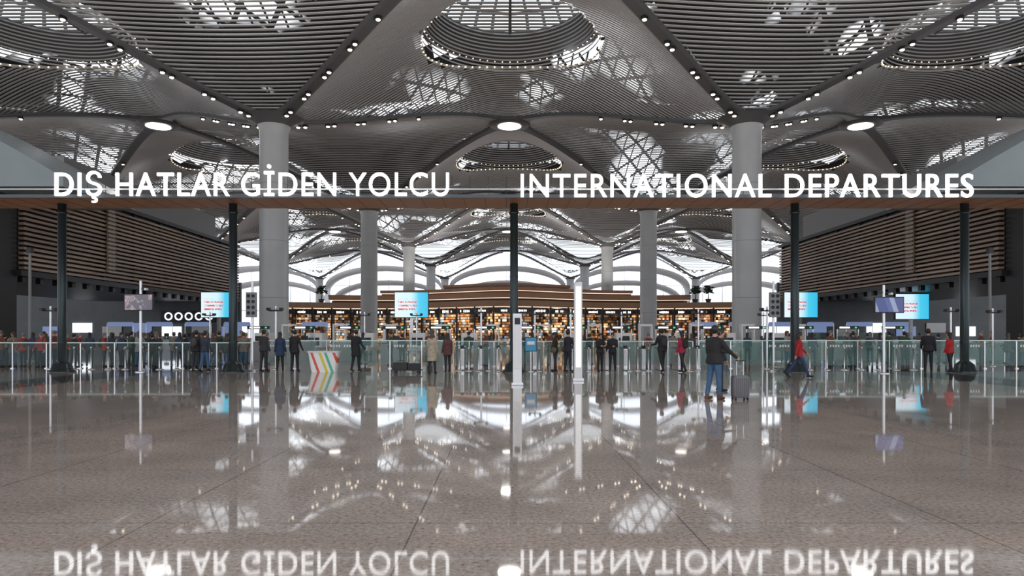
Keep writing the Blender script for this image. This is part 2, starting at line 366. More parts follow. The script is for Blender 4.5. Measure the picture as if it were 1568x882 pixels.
def place(B,x,y,rz,name='person'):
    zmin=min(v[2] for v in B.v)
    return B.obj(name,(x,y,-zmin+0.001),math.radians(rz))
MAN=make_person(1.78,top=(0.018,0.018,0.02),legs=(0.05,0.11,0.21),shoe=(0.12,0.05,0.03),L=(5,4),R=(-6,6),armL=(34,20,12,0),armR=(10,10,20,5),yaw=30,bulk=1.15,voxel=0.012)
place(MAN,4.95,16.25,122,'man_in_black_jacket')
_w,_d=MAN.hands[0]; _p=Matrix.Rotation(math.radians(122),3,'Z')@(_w+_d*0.10)+Vector((4.95,16.25,0))
place(make_person(1.72,top=BK,legs=BK,L=(5,2),R=(-4,2),armL=(20,6,60,20),yaw=10),5.85,18.7,60,'man')
place(make_person(1.66,top=RD,legs=(0.03,0.05,0.12),longhair=True,female=True,L=(24,6),R=(-22,14),armL=(-22,8,10,0),armR=(24,8,25,0)),10.5,24.5,78,'walking_woman')
place(make_person(1.79,top=BK,legs=BK,armR=(20,10,60,0),pack=(0.03,0.03,0.035),L=(10,8),R=(-12,12)),6.35,27.9,200)
place(make_person(1.68,top=(0.35,0.02,0.05),legs=(0.02,0.02,0.03),female=True,longhair=True,pack=(0.02,0.02,0.02),L=(12,10),R=(-12,14)),7.1,27.6,215,'woman_with_backpack')
place(make_person(1.62,top=BK,legs=BK,armL=(15,8,85,30),armR=(15,8,85,30),female=True),3.92,28.6,15,'security_guard')
place(make_person(1.64,top=BK,legs=BK,armL=(5,10,30,5),armR=(15,8,80,30)),4.45,28.65,-15,'security_guard')
place(make_person(1.74,top=(0.02,0.022,0.03),legs=(0.02,0.02,0.025),armL=(25,10,50,0),bag=(0.10,0.05,0.03)),2.55,28.3,130,'man')
place(make_person(1.66,top=(0.02,0.02,0.022),legs=(0.03,0.03,0.04),female=True,longhair=True,bag=(0.12,0.08,0.05)),2.05,28.75,250,'woman')
place(make_person(1.70,top=(0.42,0.36,0.27),legs=(0.03,0.03,0.03),coat=0.42,female=True,hair=(0.10,0.05,0.025),longhair=True,yaw=-10),-2.95,27.1,165,'woman_in_beige_coat')
place(make_person(1.62,top=(0.12,0.05,0.045),legs=(0.03,0.03,0.03),coat=0.18,female=True,longhair=True),-2.45,28.4,200,'woman')
place(make_person(1.74,top=BK,legs=BK,coat=0.30,armL=(10,12,30,0),L=(6,6),R=(-8,8)),-6.3,28.6,160,'man_in_long_coat')
place(make_person(1.76,top=(0.03,0.035,0.04),legs=(0.025,0.025,0.03),bulk=1.12,armR=(10,12,60,20)),-10.2,28.7,150,'man')
place(make_person(1.67,top=(0.02,0.04,0.09),legs=BK,coat=0.25,female=True,longhair=True),-9.55,28.8,190,'woman')
place(make_person(1.76,top=BK,legs=BK,coat=0.15,armL=(8,12,20,0)),-8.9,28.7,170,'man')
place(make_person(1.74,top=BK,legs=(0.03,0.03,0.035),bulk=1.1,pack=(0.05,0.05,0.055)),-13.0,28.6,175,'man_with_backpack')
place(make_person(1.68,top=(0.03,0.04,0.06),legs=JN,L=(8,6),R=(-8,8)),-12.5,28.3,160,'man')
place(make_person(1.80,top=BK,legs=BK,bulk=1.1,armR=(10,10,50,10)),17.3,28.0,150,'man')
place(make_person(1.62,top=RD,legs=BK,female=True,longhair=True,L=(8,6),R=(-8,8)),18.0,27.7,200,'woman_in_red_top')
CV=[]
for i in range(9):
    c=[BK,(0.05,0.05,0.06),(0.35,0.03,0.03),(0.03,0.05,0.10),(0.20,0.17,0.14),(0.10,0.10,0.11),(0.03,0.06,0.04),(0.30,0.28,0.27),(0.16,0.05,0.03)][i]
    fem=i%2==1
    CV.append(make_person(1.60+0.02*i,top=c,legs=[BK,JN,NV][i%3],female=fem,longhair=fem,coat=0.2 if i%3==1 else 0,pack=(0.04,0.04,0.05) if i in(2,5) else None,
        L=(6,5) if i%2 else (2,2),R=(-6,6) if i%2 else (-3,2),armL=(10+i*3,8,10+i*8,5),armR=(5,8,8+7*i,5),yaw=-20+5*i,skin=i%3,hair=[(0.02,0.012,0.008),(0.08,0.04,0.02),(0.15,0.14,0.13)][i%3],voxel=0.02))
CO=[]
def crowd(x,y,rz):
    if len(CO)<=8:
        i=len(CO); o=place(CV[i],x,y,rz); CO.append(o)
    else:
        b=random.choice(CO[:9]); inst(b,(x,y,b.location.z),math.radians(rz))
pts=[(-27.5,40),(27.9,40)]
def tryp(x,y,dm=0.62):
    if all((x-a)**2+(y-b)**2>dm*dm for a,b in pts): pts.append((x,y)); crowd(x,y,random.choice([180,170,200,150,90,270,20,230])+random.uniform(-20,20))
for k in range(95):
    tryp(random.uniform(-24.5,-12.3),random.uniform(31.7,36.5))
for k in range(18): tryp(random.uniform(-30,-23),random.uniform(32,37.5))
for k in range(30): tryp(random.uniform(-8,18),random.uniform(34,37.5),0.9)
for k in range(18): tryp(random.uniform(-28,34),random.uniform(52,66),1.5)
for k in range(24): tryp(random.uniform(14,28),random.uniform(33,37.5),0.8)
# ------------------------------------------------------------------ floor
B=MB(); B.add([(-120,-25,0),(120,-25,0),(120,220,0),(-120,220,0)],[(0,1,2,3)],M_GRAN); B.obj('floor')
# ------------------------------------------------------------------ vault height
ZC,ZN=17.7,23.3
YEND=196
def E(t):
    return ZC+(ZN-ZC)*0.5*(np.sin(t*np.pi/2)+t*t*(3-2*t))
def ab(x,y):
    X=x-AX-18; Yy=y-52; return (X+Yy)/36.0,(X-Yy)/36.0
def HZ(x,y):
    a,b=ab(x,y); ia=np.floor(a); ib=np.floor(b); fa=a-ia; fb=b-ib
    ev=((ia+ib)%2==0)
    eb=E(np.where(ev,fa,1-fa)); et=E(np.where(ev,1-fa,fa)); el=E(np.where(ev,fb,1-fb)); er=E(np.where(ev,1-fb,fb))
    c00=np.where(ev,ZC,ZN); c10=np.where(ev,ZN,ZC); c01=c10; c11=c00
    co=(1-fb)*eb+fb*et+(1-fa)*el+fa*er-((1-fa)*(1-fb)*c00+fa*(1-fb)*c10+(1-fa)*fb*c01+fa*fb*c11)
    q=np.clip(16*fa*(1-fa)*fb*(1-fb),0,1)
    return co+np.where(ev,3.3*q,0.7*q)
ROC=6.85
OC=[(AX+36*i,52+36*j) for i in(-2,-1,0,1,2) for j in(-1,0,1,2,3)]
def inoc(x,y,r):
    m=np.zeros(x.shape,bool)
    for cx,cy in OC: m|=((x-cx)**2+(y-cy)**2<r*r)
    return m
XS=np.arange(-90,90.01,0.9); Vv=[];Ff=[]
yk=-8.0; nx=len(XS)
while yk<YEND:
    if yk>125: sp_,w=0.72,0.40
    elif yk>14: sp_,w=0.38,0.20
    else: sp_,w=0.9,0.58
    if (150.5<yk<158.5) or (185.5<yk<193.5): sp_,w=1.6,0.2
    z=HZ(XS,np.full(nx,yk)).astype(float)
    mid=(XS[:-1]+XS[1:])/2; skip=inoc(mid,np.full(nx-1,yk),ROC)
    o=len(Vv)
    for i in range(nx):
        Vv+= [(XS[i],yk,z[i]),(XS[i],yk+w,z[i]),(XS[i],yk,z[i]+0.06)]
    for i in range(nx-1):
        if skip[i]: continue
        a=o+3*i; b=a+3
        Ff+= [(a,b,b+1,a+1),(a,a+2,b+2,b)]
    yk+=sp_
me=bpy.data.meshes.new('louvres'); me.from_pydata(Vv,[],Ff); me.materials.append(M_SLAT); me.update()
ceil=bpy.data.objects.new('ceiling',me); scene.collection.objects.link(ceil)
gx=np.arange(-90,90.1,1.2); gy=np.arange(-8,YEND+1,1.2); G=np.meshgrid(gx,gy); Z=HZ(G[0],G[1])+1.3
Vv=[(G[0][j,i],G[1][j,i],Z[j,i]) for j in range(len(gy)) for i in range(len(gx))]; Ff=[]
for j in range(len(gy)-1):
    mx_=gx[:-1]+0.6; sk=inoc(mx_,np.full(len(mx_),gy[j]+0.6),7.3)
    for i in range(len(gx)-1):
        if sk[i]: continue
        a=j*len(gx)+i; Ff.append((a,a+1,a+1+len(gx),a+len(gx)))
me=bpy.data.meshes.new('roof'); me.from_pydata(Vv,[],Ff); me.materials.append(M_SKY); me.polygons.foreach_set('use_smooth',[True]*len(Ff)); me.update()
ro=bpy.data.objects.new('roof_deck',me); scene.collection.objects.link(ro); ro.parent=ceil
RB=MB(); SPB=MB(); NL=MB()
cols=[(AX+18+36*i,52+36*j) for i in(-3,-2,-1,0,1,2) for j in(-1,0,1,2,3,4)]
nodes=set()
for cx,cy in cols:
    for sx in(-1,1):
        for sy in(-1,1):
            ny=cy+18*sy
            if ny>YEND or ny<-5: continue
            if abs(cx+18*sx)>92: continue
            nodes.add((round(cx+18*sx,2),ny))
            d=Vector((sx,sy,0)).normalized(); pz=Vector((-d.y,d.x,0)); L_=18*math.sqrt(2)
            rows=[]
            N=28
            for i in range(N+1):
                t=i/N; r=t*L_
                w=0.45+0.5*math.exp(-((r)/1.8)**2)+1.5*math.exp(-((L_-r)/1.6)**2)
                c=Vector((cx,cy,0))+d*r; zl=float(E(t))-0.14
                rows.append([c+pz*w+Vector((0,0,zl+0.25)),c+pz*w+Vector((0,0,zl)),c+pz*(w*0.72)+Vector((0,0,zl-0.05)),c-pz*(w*0.72)+Vector((0,0,zl-0.05)),c-pz*w+Vector((0,0,zl)),c-pz*w+Vector((0,0,zl+0.25))])
            vs=[p for r in rows for p in r]; fs=[]
            for i in range(N):
                for j in range(5): fs.append((i*6+j,(i+1)*6+j,(i+1)*6+j+1,i*6+j+1))
            RB.add(vs,fs,M_RIB,False)
            for r in (2.0,2.6,4.6,5.2,7.4,8.0,10.6,11.2,13.8):
                t=r/L_; c=Vector((cx,cy,0))+d*r; z=float(E(t))-0.2
                SPB.cyl((c.x,c.y,z+0.05),(c.x,c.y,z-0.16),0.22,0.24,M_BLACK,10)
                SPB.ball((c.x,c.y,z-0.15),(0.16,0.16,0.09),M_SPOT,8,4)
RB.obj('vault_ribs').parent=ceil; SPB.obj('rib_spotlights').parent=ceil
def area(name,loc,sx,sy,power,up=False,shape='RECTANGLE',col=(1,0.95,0.89)):
    l=bpy.data.lights.new(name,'AREA'); l.shape=shape; l.size=sx
    if shape=='RECTANGLE': l.size_y=sy
    l.energy=power; l.color=col
    o=bpy.data.objects.new(name,l); scene.collection.objects.link(o); o.location=loc
    if up: o.rotation_euler=(math.pi,0,0)
    return o
for x,y in nodes:
    NL.rev((x,y,ZN-0.2),[(2.1,0.0),(2.1,-0.12),(1.4,-0.2)],M_RIB,28); NL.rev((x,y,ZN-0.42),[(1.15,0.02),(1.2,-0.04)],M_WHITE_EM,28)
    if abs(x)<40 and y<110: area('downlight_lamp',(x,y,ZN-0.5),2.2,2.2,430,shape='DISK').parent=ceil
NL.obj('node_downlights').parent=ceil
OB=MB()
for cx,cy in OC:
    n=64
    def ring(r,z): return [(cx+r*math.cos(2*math.pi*j/n),cy+r*math.sin(2*math.pi*j/n),z) for j in range(n)]
    bot=[]
    for j in range(n):
        x=cx+ROC*math.cos(2*math.pi*j/n); y=cy+ROC*math.sin(2*math.pi*j/n); bot.append((x,y,float(HZ(np.array([x]),np.array([y]))[0])-0.05))
    OB.loft([bot,[(p[0],p[1],p[2]+0.2) for p in bot]],M_SLAT,caps=False)
    for k in range(n):
        p=bot[k]; OB.ball((cx+(p[0]-cx)*0.985,cy+(p[1]-cy)*0.985,p[2]+0.1),(0.075,0.075,0.055),M_GOLD,5,3)
    for k in range(11):
        r=ROC-0.10*k; zz=24.2+0.27*k
        rr=[(cx+r*math.cos(2*math.pi*j/n),cy+r*math.sin(2*math.pi*j/n),zz) for j in range(n)]
        OB.loft([rr,[(x,y,z+0.13) for x,y,z in rr]],M_SLAT,caps=False)
        if k==2:
            for j in range(0,n): OB.ball((rr[j][0]*1.0,rr[j][1],zz+0.2),(0.06,0.06,0.04),M_GOLD,5,3)
    seg=24
    for k in range(seg):
        a0=2*math.pi*(k+0.10)/seg; a1=2*math.pi*(k+0.90)/seg
        for (r0,z0_,r1,z1_) in((5.9,27.2,5.3,28.3),(5.1,28.5,4.2,29.1)):
            OB.add([(cx+r0*math.cos(a0),cy+r0*math.sin(a0),z0_),(cx+r0*math.cos(a1),cy+r0*math.sin(a1),z0_),(cx+r1*math.cos(a1),cy+r1*math.sin(a1),z1_),(cx+r1*math.cos(a0),cy+r1*math.sin(a0),z1_)],[(0,1,2,3)],M_DAY)
    OB.loft([ring(7.4,25.2),ring(6.3,27.0),ring(6.05,27.15),ring(5.4,28.4),ring(4.0,29.35),ring(0.3,29.6)],M_RIB,caps=False)
    for k in range(-9,10):
        h=math.sqrt(max(0,5.85**2-(k*0.6)**2)); OB.box((cx,cy+k*0.6,27.1),(2*h,0.32,0.06),M_SLAT)
    OB.box((cx,cy,27.05),(0.18,11.7,0.14),M_RIB)
OB.obj('oculus_skylight_domes').parent=ceil
# columns
CB=MB()
CB.rev((0,0,0),[(1.32,0),(1.32,0.12),(1.07,0.14),(1.06,16.0),(1.07,16.9),(1.25,17.5),(1.7,18.0)],M_COL,40)
for z in(4.3,8.6,12.9): CB.rev((0,0,z),[(1.07,0),(1.068,0.03)],M_GREY,40)
CB.rev((0,0,17.35),[(1.2,0),(1.45,0.25),(2.0,0.5),(2.2,0.6)],M_RIB,32)
c0=None
for cx,cy in cols:
    if c0 is None: c0=CB.obj('column',(cx,cy,0))
    else: inst(c0,(cx,cy,0))
# ------------------------------------------------------------------ far end
WV=mat('white_vault',(0.62,0.62,0.64),0.6)
B=MB(); B.add([(-95,216,0),(95,216,0),(95,216,27),(-95,216,27)],[(0,1,2,3)],M_FACADE)
for k in range(-15,16): B.box((k*6.2,215.8,13),(0.16,0.3,26),WV)
for z in(9,17): B.box((0,215.7,z),(190,0.3,0.18),WV)
B.obj('window_1')
B=MB()
for kx in(-2,-1,0,1,2):
    cx=AX+36*kx
    for y0,y1,ap in((198,204,20.0),(207,213,16.5)):
        nA=20; W=17
        def arc(y,dz): return [(cx-W,y,0)]+[(cx+W*math.cos(math.pi-math.pi*j/nA),y,ap-6.5+6.5*math.sin(math.pi*j/nA)**0.9+dz) for j in range(nA+1)]+[(cx+W,y,0)]
        a=arc(y0,0);b=arc(y1,0.4);c=arc(y0,1.5); m=len(a)
        B.add(a+b+c,[(j,j+1,m+j+1,m+j) for j in range(m-1)]+[(j,2*m+j,2*m+j+1,j+1) for j in range(m-1)],WV,True)
B.obj('white_vault_arches')
# retail terrace
RZ=1.3
def fy(x,off): return 112+off-5.0*math.exp(-((x-AX)/9.0)**2)-2.0*math.cos((x-AX)/7.0)
B=MB()
def band(x0,x1,z0,z1,off,m,depth=3.0,out=0.0):
    n=60; vs=[]
    z0+=RZ; z1+=RZ
    for i in range(n+1):
        x=x0+(x1-x0)*i/n; y=fy(x,off); vs+=[(x,y,z0),(x,y-out,z1),(x,y+depth,z1),(x,y+depth,z0)]
    fs=[]
    for i in range(n):
        a=4*i;b=a+4
        for j in range(4): k=(j+1)%4; fs.append((a+j,b+j,b+k,a+k))
    B.add(vs,fs,m,False)
band(-38,40,4.6,5.5,0,M_WOODL,6,0.5)
band(-30,31,6.1,6.9,2.5,M_WOODL,6,0.4)
band(-22,22,7.4,7.9,5,M_WOODL,6,0.3)
band(-11,11,8.3,8.7,7,M_WOODL,4,0.3)
warm=mat('warm_strip',(1,1,1),0.5,em=(1,0.8,0.6),es=1.0,nosample=True)
band(-38,40,4.5,4.58,0.3,warm,0.3); band(-30,31,6.0,6.08,2.8,warm,0.3); band(-22,22,7.3,7.38,5.3,warm,0.3)
band(-30,31,5.5,6.0,4.5,mat('shade_brown',(0.14,0.09,0.065),0.6),4)
band(-22,22,6.9,7.4,6.5,MC['shade_brown'],4)
n=80; vs=[]
for i in range(n+1):
    x=-38+78*i/n; y=fy(x,2.0); vs+=[(x,y,0.0),(x,y,4.5+RZ)]
B.add(vs,[(2*i,2*i+2,2*i+3,2*i+1) for i in range(n)],M_SHOP)
for k in range(27):
    x=-38+k*3; B.box((x,fy(x,1.0),2.3+RZ/2),(0.25,1.6,4.6+RZ),M_DARK)
sign=mat('shop_sign_light',(1,1,1),0.5,em=(1,0.95,0.88),es=2.0,nosample=True)
for k in range(26):
    x=-36.5+k*3; B.box((x,fy(x,0.4)+0.4,3.95+RZ),(2.6,0.2,0.75),M_DARK)
    w=1.6
    for q in range(6):
        if random.random()<0.85: B.box((x-w/2+q*w/6,fy(x,0.4)+0.26,3.95+RZ),(0.17,0.06,random.uniform(0.25,0.4)),sign)
B.obj('retail_terrace')
TB=MB(); TB.rev((0,0,0),[(0.35,0),(0.5,0.6),(0.45,0.6),(0.1,0.55)],M_DARK,12)
TB.tube([(0,0,0.5),(0.1,0,1.2),(-0.05,0,1.8)],[0.09,0.07,0.05],mat('bark',(0.08,0.05,0.03),0.8),6)
leaf=mat('leaves',(0.02,0.045,0.02),0.7)
for k in range(90):
    a=random.uniform(0,6.28); r=random.uniform(0,1.0); z=1.9+random.uniform(-0.4,0.9); TB.box((r*math.cos(a),r*math.sin(a)*0.8,z),(0.4,0.25,0.06),leaf,random.uniform(0,3),random.uniform(-1,1))
t0=TB.obj('potted_tree',(-30.8,fy(-30.8,1),5.51+RZ)); inst(t0,(31.4,fy(31.4,1),5.51+RZ)); inst(t0,(33.4,fy(33.4,1),5.51+RZ),1.0)
# ------------------------------------------------------------------ side buildings
for sd,nm in((-1,'wall_left'),(1,'wall_right')):
    B=MB(); X=sd*29.7+AX
    def bx(x0,x1,y0,y1,z0,z1,m): B.box(((x0+x1)/2,(y0+y1)/2,(z0+z1)/2),(abs(x1-x0),y1-y0,z1-z0),m)
    bx(X+sd*0.35,X+sd*16,41.5,75,5.2,11.2,M_DARK)
    z=5.6
    while z<11.0:
        B.box((X+sd*0.1,58.2,z),(0.35,33.4,0.16),M_BROWN); z+=0.3
    for y in np.arange(42,75.1,4.1): B.box((X+sd*0.25,y,8.2),(0.2,0.12,5.8),M_DARK)
    bx(X-sd*0.05,X+sd*0.5,41.3,75.2,5.1,5.45,M_DARK); bx(X-sd*0.05,X+sd*0.5,41.3,75.2,11.05,11.35,M_DARK)
    for y in np.arange(42,75,1.6): B.box((X+sd*0.4,y,4.95),(0.3,0.35,0.4),M_DARK)
    B.box((X-sd*0.15,50.5,8.4),(0.1,0.9,4.6),mat('bronze_grille',(0.34,0.27,0.20),0.4,0.4))
    for z in np.arange(6.3,10.6,0.3): B.box((X-sd*0.22,50.5,z),(0.08,0.9,0.1),M_DARK)
    bx(X+sd*3,X+sd*16,50,76,11.2,14.6,M_GREY)
    bx(X+sd*0.3,X+sd*17,40.0,41.4,0,11.2,M_DARK)
    for z in np.arange(0.8,11,0.6): bx(X+sd*0.3,X+sd*17,39.93,40.0,z,z+0.03,M_GREY)
    for x in range(1,12): B.box((X+sd*(0.3+x*1.4),39.92,5.6),(0.05,0.08,11),M_BLACK)
    prof=[(sd*(-4.4),9.9)]+[(sd*(-4.4+u*20),10.4+7.5*math.sin(u*math.pi/2)) for u in np.linspace(0,1,20)]+[(sd*15.6,9.9)]
    rings=[[(X+p[0],y,p[1]) for p in prof] for y in(38.5,46)]
    B.loft(rings,M_CLAD,smooth=False)
    bx(X+sd*1,X+sd*50,78,78.4,0,7.5,M_GWALL)
    B.obj(nm)
    B=MB()
    blue=mat('blue_panel',(0.1,0.1,0.2),0.4,em=(0.3,0.42,0.75),es=0.4,nosample=True); whp=mat('white_lightbox',(1,1,1),0.4,em=(0.85,0.92,1),es=1.1,nosample=True)
    for k in range(7):
        x=X+sd*(2+3.4*k); B.box((x,77.9,1.9+0.4*(k%2)),(2.2,0.12,1.1),[blue,whp,M_WHITE][(k*2+(sd>0))%3])
    if sd<0:
        B.box((AX-36.5,77.7,3.6),(6.2,0.2,1.3),M_BLACK)
        for k in range(5):
            cx=AX-38.7+1.15*k
            B.tube([(cx+0.38*math.cos(t),77.55,3.6+0.38*math.sin(t)) for t in np.linspace(0,2*math.pi,18)[:-1]],0.09,whp,6,True)
    B.obj('lightbox_panels')
    area('side_ceiling_fill',(X+sd*8,58,11.7),8,30,2200,True)  # added fill above the side building, stands in for bounced daylight on the vaults
area('canopy_ceiling_fill',(0,28.3,7.25),64,1.4,2700,True)  # added fill on top of the canopy to brighten the near ceiling
area('terrace_ceiling_fill',(AX,119,10.6),46,4,2000,True)  # added fill over the terrace to brighten the far ceiling
# check-in counters
CT=MB(); CT.box((0,0,0.55),(3.0,0.8,1.1),M_WHITE); CT.box((0,-0.1,1.13),(3.1,1.0,0.06),M_DARK)
for x in(-0.8,0.8): CT.box((x,0.1,1.5),(0.5,0.06,0.34),M_BLACK); CT.box((x,0.12,1.25),(0.06,0.06,0.2),M_STEEL)
CT.box((0,0.2,2.6),(2.6,0.12,0.45),MC['blue_panel']); CT.box((-1.35,0.2,1.7),(0.06,0.06,2.0),M_STEEL); CT.box((1.35,0.2,1.7),(0.06,0.06,2.0),M_STEEL)
o0=None
for k in range(6):
    for sd in(-1,1):
        p=(AX+sd*(20+4.0*k),70,0)
        o0=inst(o0,p) if o0 else CT.obj('check_in_counter',p,bevel=0.02)
SL=MB(); SL.box((0,0,0.55),(0.9,4.2,0.25),M_STEEL); SL.box((0,0.3,1.15),(1.1,1.6,1.0),M_WHITE); SL.box((0,-0.52,1.05),(0.75,0.05,0.55),M_BLACK)
for x in(-0.4,0.4):
    for y in(-1.9,1.9): SL.box((x,y,0.22),(0.08,0.08,0.44),M_DARK)
SL.box((1.2,0.3,1.1),(0.1,0.5,2.2),M_WHITE); SL.box((2.05,0.3,1.1),(0.1,0.5,2.2),M_WHITE); SL.box((1.62,0.3,2.2),(0.95,0.5,0.15),M_WHITE)
o0=None
for k in range(11):
    p=(-17+3.6*k,48,0); o0=inst(o0,p) if o0 else SL.obj('xray_security_lane',p,bevel=0.02)
PBm=MB(); PBm.box((0,0,0.55),(1.3,1.0,1.1),mat('booth_grey',(0.30,0.31,0.32),0.4)); PBm.box((0,0,1.12),(1.4,1.1,0.05),M_STEEL)
PBm.box((-0.62,0,1.4),(0.03,0.9,0.55),M_GLASS); PBm.box((0.62,0,1.4),(0.03,0.9,0.55),M_GLASS)
for x in(-0.62,0.62): PBm.box((x,0.42,1.45),(0.05,0.05,0.9),M_STEEL)
PBm.box((0,0.42,1.95),(1.3,0.1,0.2),M_BLACK); PBm.box((-0.2,0.36,1.95),(0.6,0.02,0.1),whp); PBm.box((0.45,0.36,1.95),(0.12,0.02,0.1),mat('green_led',(0,0.3,0.1),0.4,em=(0.1,0.8,0.4),es=0.6,nosample=True))
PBm.box((0.2,-0.1,1.32),(0.4,0.05,0.28),M_BLACK); PBm.box((0.2,-0.1,1.16),(0.05,0.05,0.1),M_STEEL)
o0=None
for k in range(15):
    p=(-14.5+2.65*k,39.5,0)
    o0=inst(o0,p) if o0 else PBm.obj('passport_booth',p,bevel=0.01)
# ------------------------------------------------------------------ sign canopy
B=MB()
B.box((0,28.15,7.03),(70,2.3,0.10),M_DARK)
B.box((0,28.15,6.965),(70,2.24,0.03),M_WOOD)
for k in range(-40,41): B.box((k*0.85,28.15,6.948),(0.02,2.2,0.008),M_DARK)
B.box((0,26.97,7.01),(70,0.08,0.13),mat('fascia_steel',(0.07,0.085,0.095),0.35,0.5))
B.box((0,26.95,7.28),(70,0.05,0.05),mat('fascia_edge',(0.75,0.77,0.78),0.4))
for k in range(-46,47,2): B.box((k*0.36,26.98,7.4),(0.02,0.02,0.75),M_DARK)
B.obj('sign_canopy_beam')
def lettering(txt,x0,x1,name,z0):
    cu=bpy.data.curves.new('t','FONT'); cu.body='H'; cu.size=1
    o=bpy.data.objects.new('t',cu); scene.collection.objects.link(o)
    dg=bpy.context.evaluated_depsgraph_get(); m=bpy.data.meshes.new_from_object(o.evaluated_get(dg)); h=max(v.co.y for v in m.vertices)
    cu.body=txt; cu.extrude=0.04; cu.offset=0.002; cu.resolution_u=6; cu.space_character=1.10
    dg=bpy.context.evaluated_depsgraph_get(); dg.update(); m=bpy.data.meshes.new_from_object(o.evaluated_get(dg))
    bpy.data.objects.remove(o)
    xs=[v.co.x for v in m.vertices]; a,b=min(xs),max(xs)
    for v in m.vertices:
        x=(v.co.x-a)/(b-a)*(x1-x0)+x0; z=v.co.y/h*0.90; v.co=Vector((x,-v.co.z,z))
    m.materials.clear(); m.materials.append(M_LETTER)
    o=bpy.data.objects.new(name,m); scene.collection.objects.link(o); o.location=(0,26.84,z0)
    return o
lettering('DI\u015e HATLAR G\u0130DEN YOLCU',-17.75,-2.26,'sign_lettering',7.0)
lettering('INTERNATIONAL DEPARTURES',0.56,18.35,'sign_lettering',6.95)
PB=MB()
PB.rev((0,0,0),[(0.50,0),(0.50,0.04),(0.40,0.10),(0.36,0.30),(0.22,0.42),(0.17,0.46),(0.165,6.5),(0.20,6.52),(0.20,6.60),(0.165,6.62),(0.165,6.94)],M_POST,24)
for z in(1.2,3.9): PB.rev((0,0,z),[(0.175,0),(0.175,0.06)],M_DARK,24)
p0=None
for x in(-18.36,-11.29,0.31,11.91,18.92): p0=inst(p0,(x,28.2,0)) if p0 else PB.obj('steel_post',(x,28.2,0))
B=MB(); B.box((0,0,1.68),(0.26,0.22,3.2),M_WHITE); B.box((0,0,0.05),(0.36,0.32,0.1),M_STEEL); B.box((0,-0.115,1.8),(0.18,0.02,2.7),mat('pylon_light',(1,1,1),0.4,em=(1,1,1),es=0.35)); B.obj('totem_pylon',(2.39,22.8,0),bevel=0.02)
B=MB(); B.box((0,0,1.12),(0.27,0.2,2.12),mat('satin_silver',(0.72,0.73,0.74),0.35,0.3)); B.box((0,0,0.04),(0.36,0.3,0.08),M_STEEL); B.box((0,-0.105,1.3),(0.19,0.02,1.6),M_WHITE); B.box((0,-0.11,1.95),(0.17,0.02,0.2),M_DARK); B.obj('ticket_pylon',(0.33,20.8,0),bevel=0.02)
def pole_screen(name,x,y,h,zc,w,hh,m,off):
    B=MB(); B.cyl((0,0,0),(0,0,h),0.06,0.05,M_STEEL,12); B.rev((0,0,0),[(0.22,0),(0.22,0.03),(0.08,0.05)],M_STEEL,16)
    B.box((off,-0.12,zc),(w+0.06,0.1,hh+0.06),M_BLACK); B.box((off,-0.176,zc),(w,0.01,hh),m); B.box((0,-0.05,zc),(0.2,0.1,0.3),M_DARK)
    B.box((0,0,h-0.3),(0.5,0.05,0.05),M_DARK); B.box((0.25,-0.05,h-0.35),(0.09,0.18,0.09),M_WHITE)
    B.obj(name,(x,y,0),bevel=0.006)
pole_screen('information_screen',-15.0,28,3.75,2.86,1.12,0.62,blot_mat(),0)
pole_screen('information_screen',14.92,27,3.5,2.71,1.1,0.57,stripe_mat('screen_blue',[(0.08,0.10,0.25),(0.11,0.14,0.32),(0.3,0.34,0.5),(0.08,0.10,0.25)],1.3,0.4),0.13)
def ad(x,y,z):
    B=MB(); B.box((0,0,0),(2.95,0.25,2.25),M_BLACK); B.box((0,-0.135,0),(2.85,0.02,2.15),M_SCR)
    B.box((0,0.1,-z/2-0.5),(0.25,0.2,z-1.2+0.15),M_STEEL); B.box((0,0.1,-z+0.04),(0.9,0.6,0.08),M_STEEL); B.obj('advertising_screen',(x,y,z))
for x in(-8.2,-24.9,25.4): ad(x,59,4.1)
ad(35.0,59,3.95)
def spk(x,y,sgn):
    B=MB(); B.box((0,0,1.9),(0.08,0.08,3.8),M_STEEL); B.box((0,-0.12,2.8),(0.42,0.18,1.05),mat('speaker_grey',(0.25,0.26,0.27),0.5)); B.box((0,0,0.03),(0.4,0.4,0.06),M_STEEL)
    for i in(-1,1):
        for j in range(4): B.cyl((i*0.1,-0.21,2.45+j*0.24),(i*0.1,-0.235,2.45+j*0.24),0.075,0.065,M_BLACK,12)
    B.obj('line_speaker',(x,y,0),bevel=0.01)
spk(-10.75,28.9,1); spk(11.3,28.9,1)
B=MB(); B.cyl((0,0,0),(0,0,2.8),0.045,0.045,M_STEEL,10); B.rev((0,0,0),[(0.15,0),(0.15,0.03),(0.05,0.05)],M_STEEL,12); B.box((0.0,-0.05,2.6),(0.6,0.06,0.06),M_DARK)
B.box((-0.28,-0.12,2.66),(0.12,0.26,0.12),M_BLACK); B.box((0.28,-0.12,2.66),(0.12,0.26,0.12),M_BLACK)
c=B.obj('camera_pole',(-10.2,30.2,0))
for x,y in((-7.9,38),(-5.0,38),(-1.2,32.4),(1.5,36),(3.2,34),(6.4,38),(9.5,33.8),(11.6,30.4),(14.3,38),(20.5,31.5),(23.5,33),(-20.3,30.4),(-16.5,38)): inst(c,(x,y,0))
B=MB(); B.cyl((0,0,0),(0,0,6.5),0.09,0.07,M_GREY,10); B.rev((0,0,0),[(0.25,0),(0.25,0.04),(0.09,0.07)],M_GREY,12); B.box((0,0,6.4),(0.26,0.26,0.3),M_DARK)
c=B.obj('antenna_pole',(-27.5,39.4,0)); inst(c,(27.9,39.4,0))
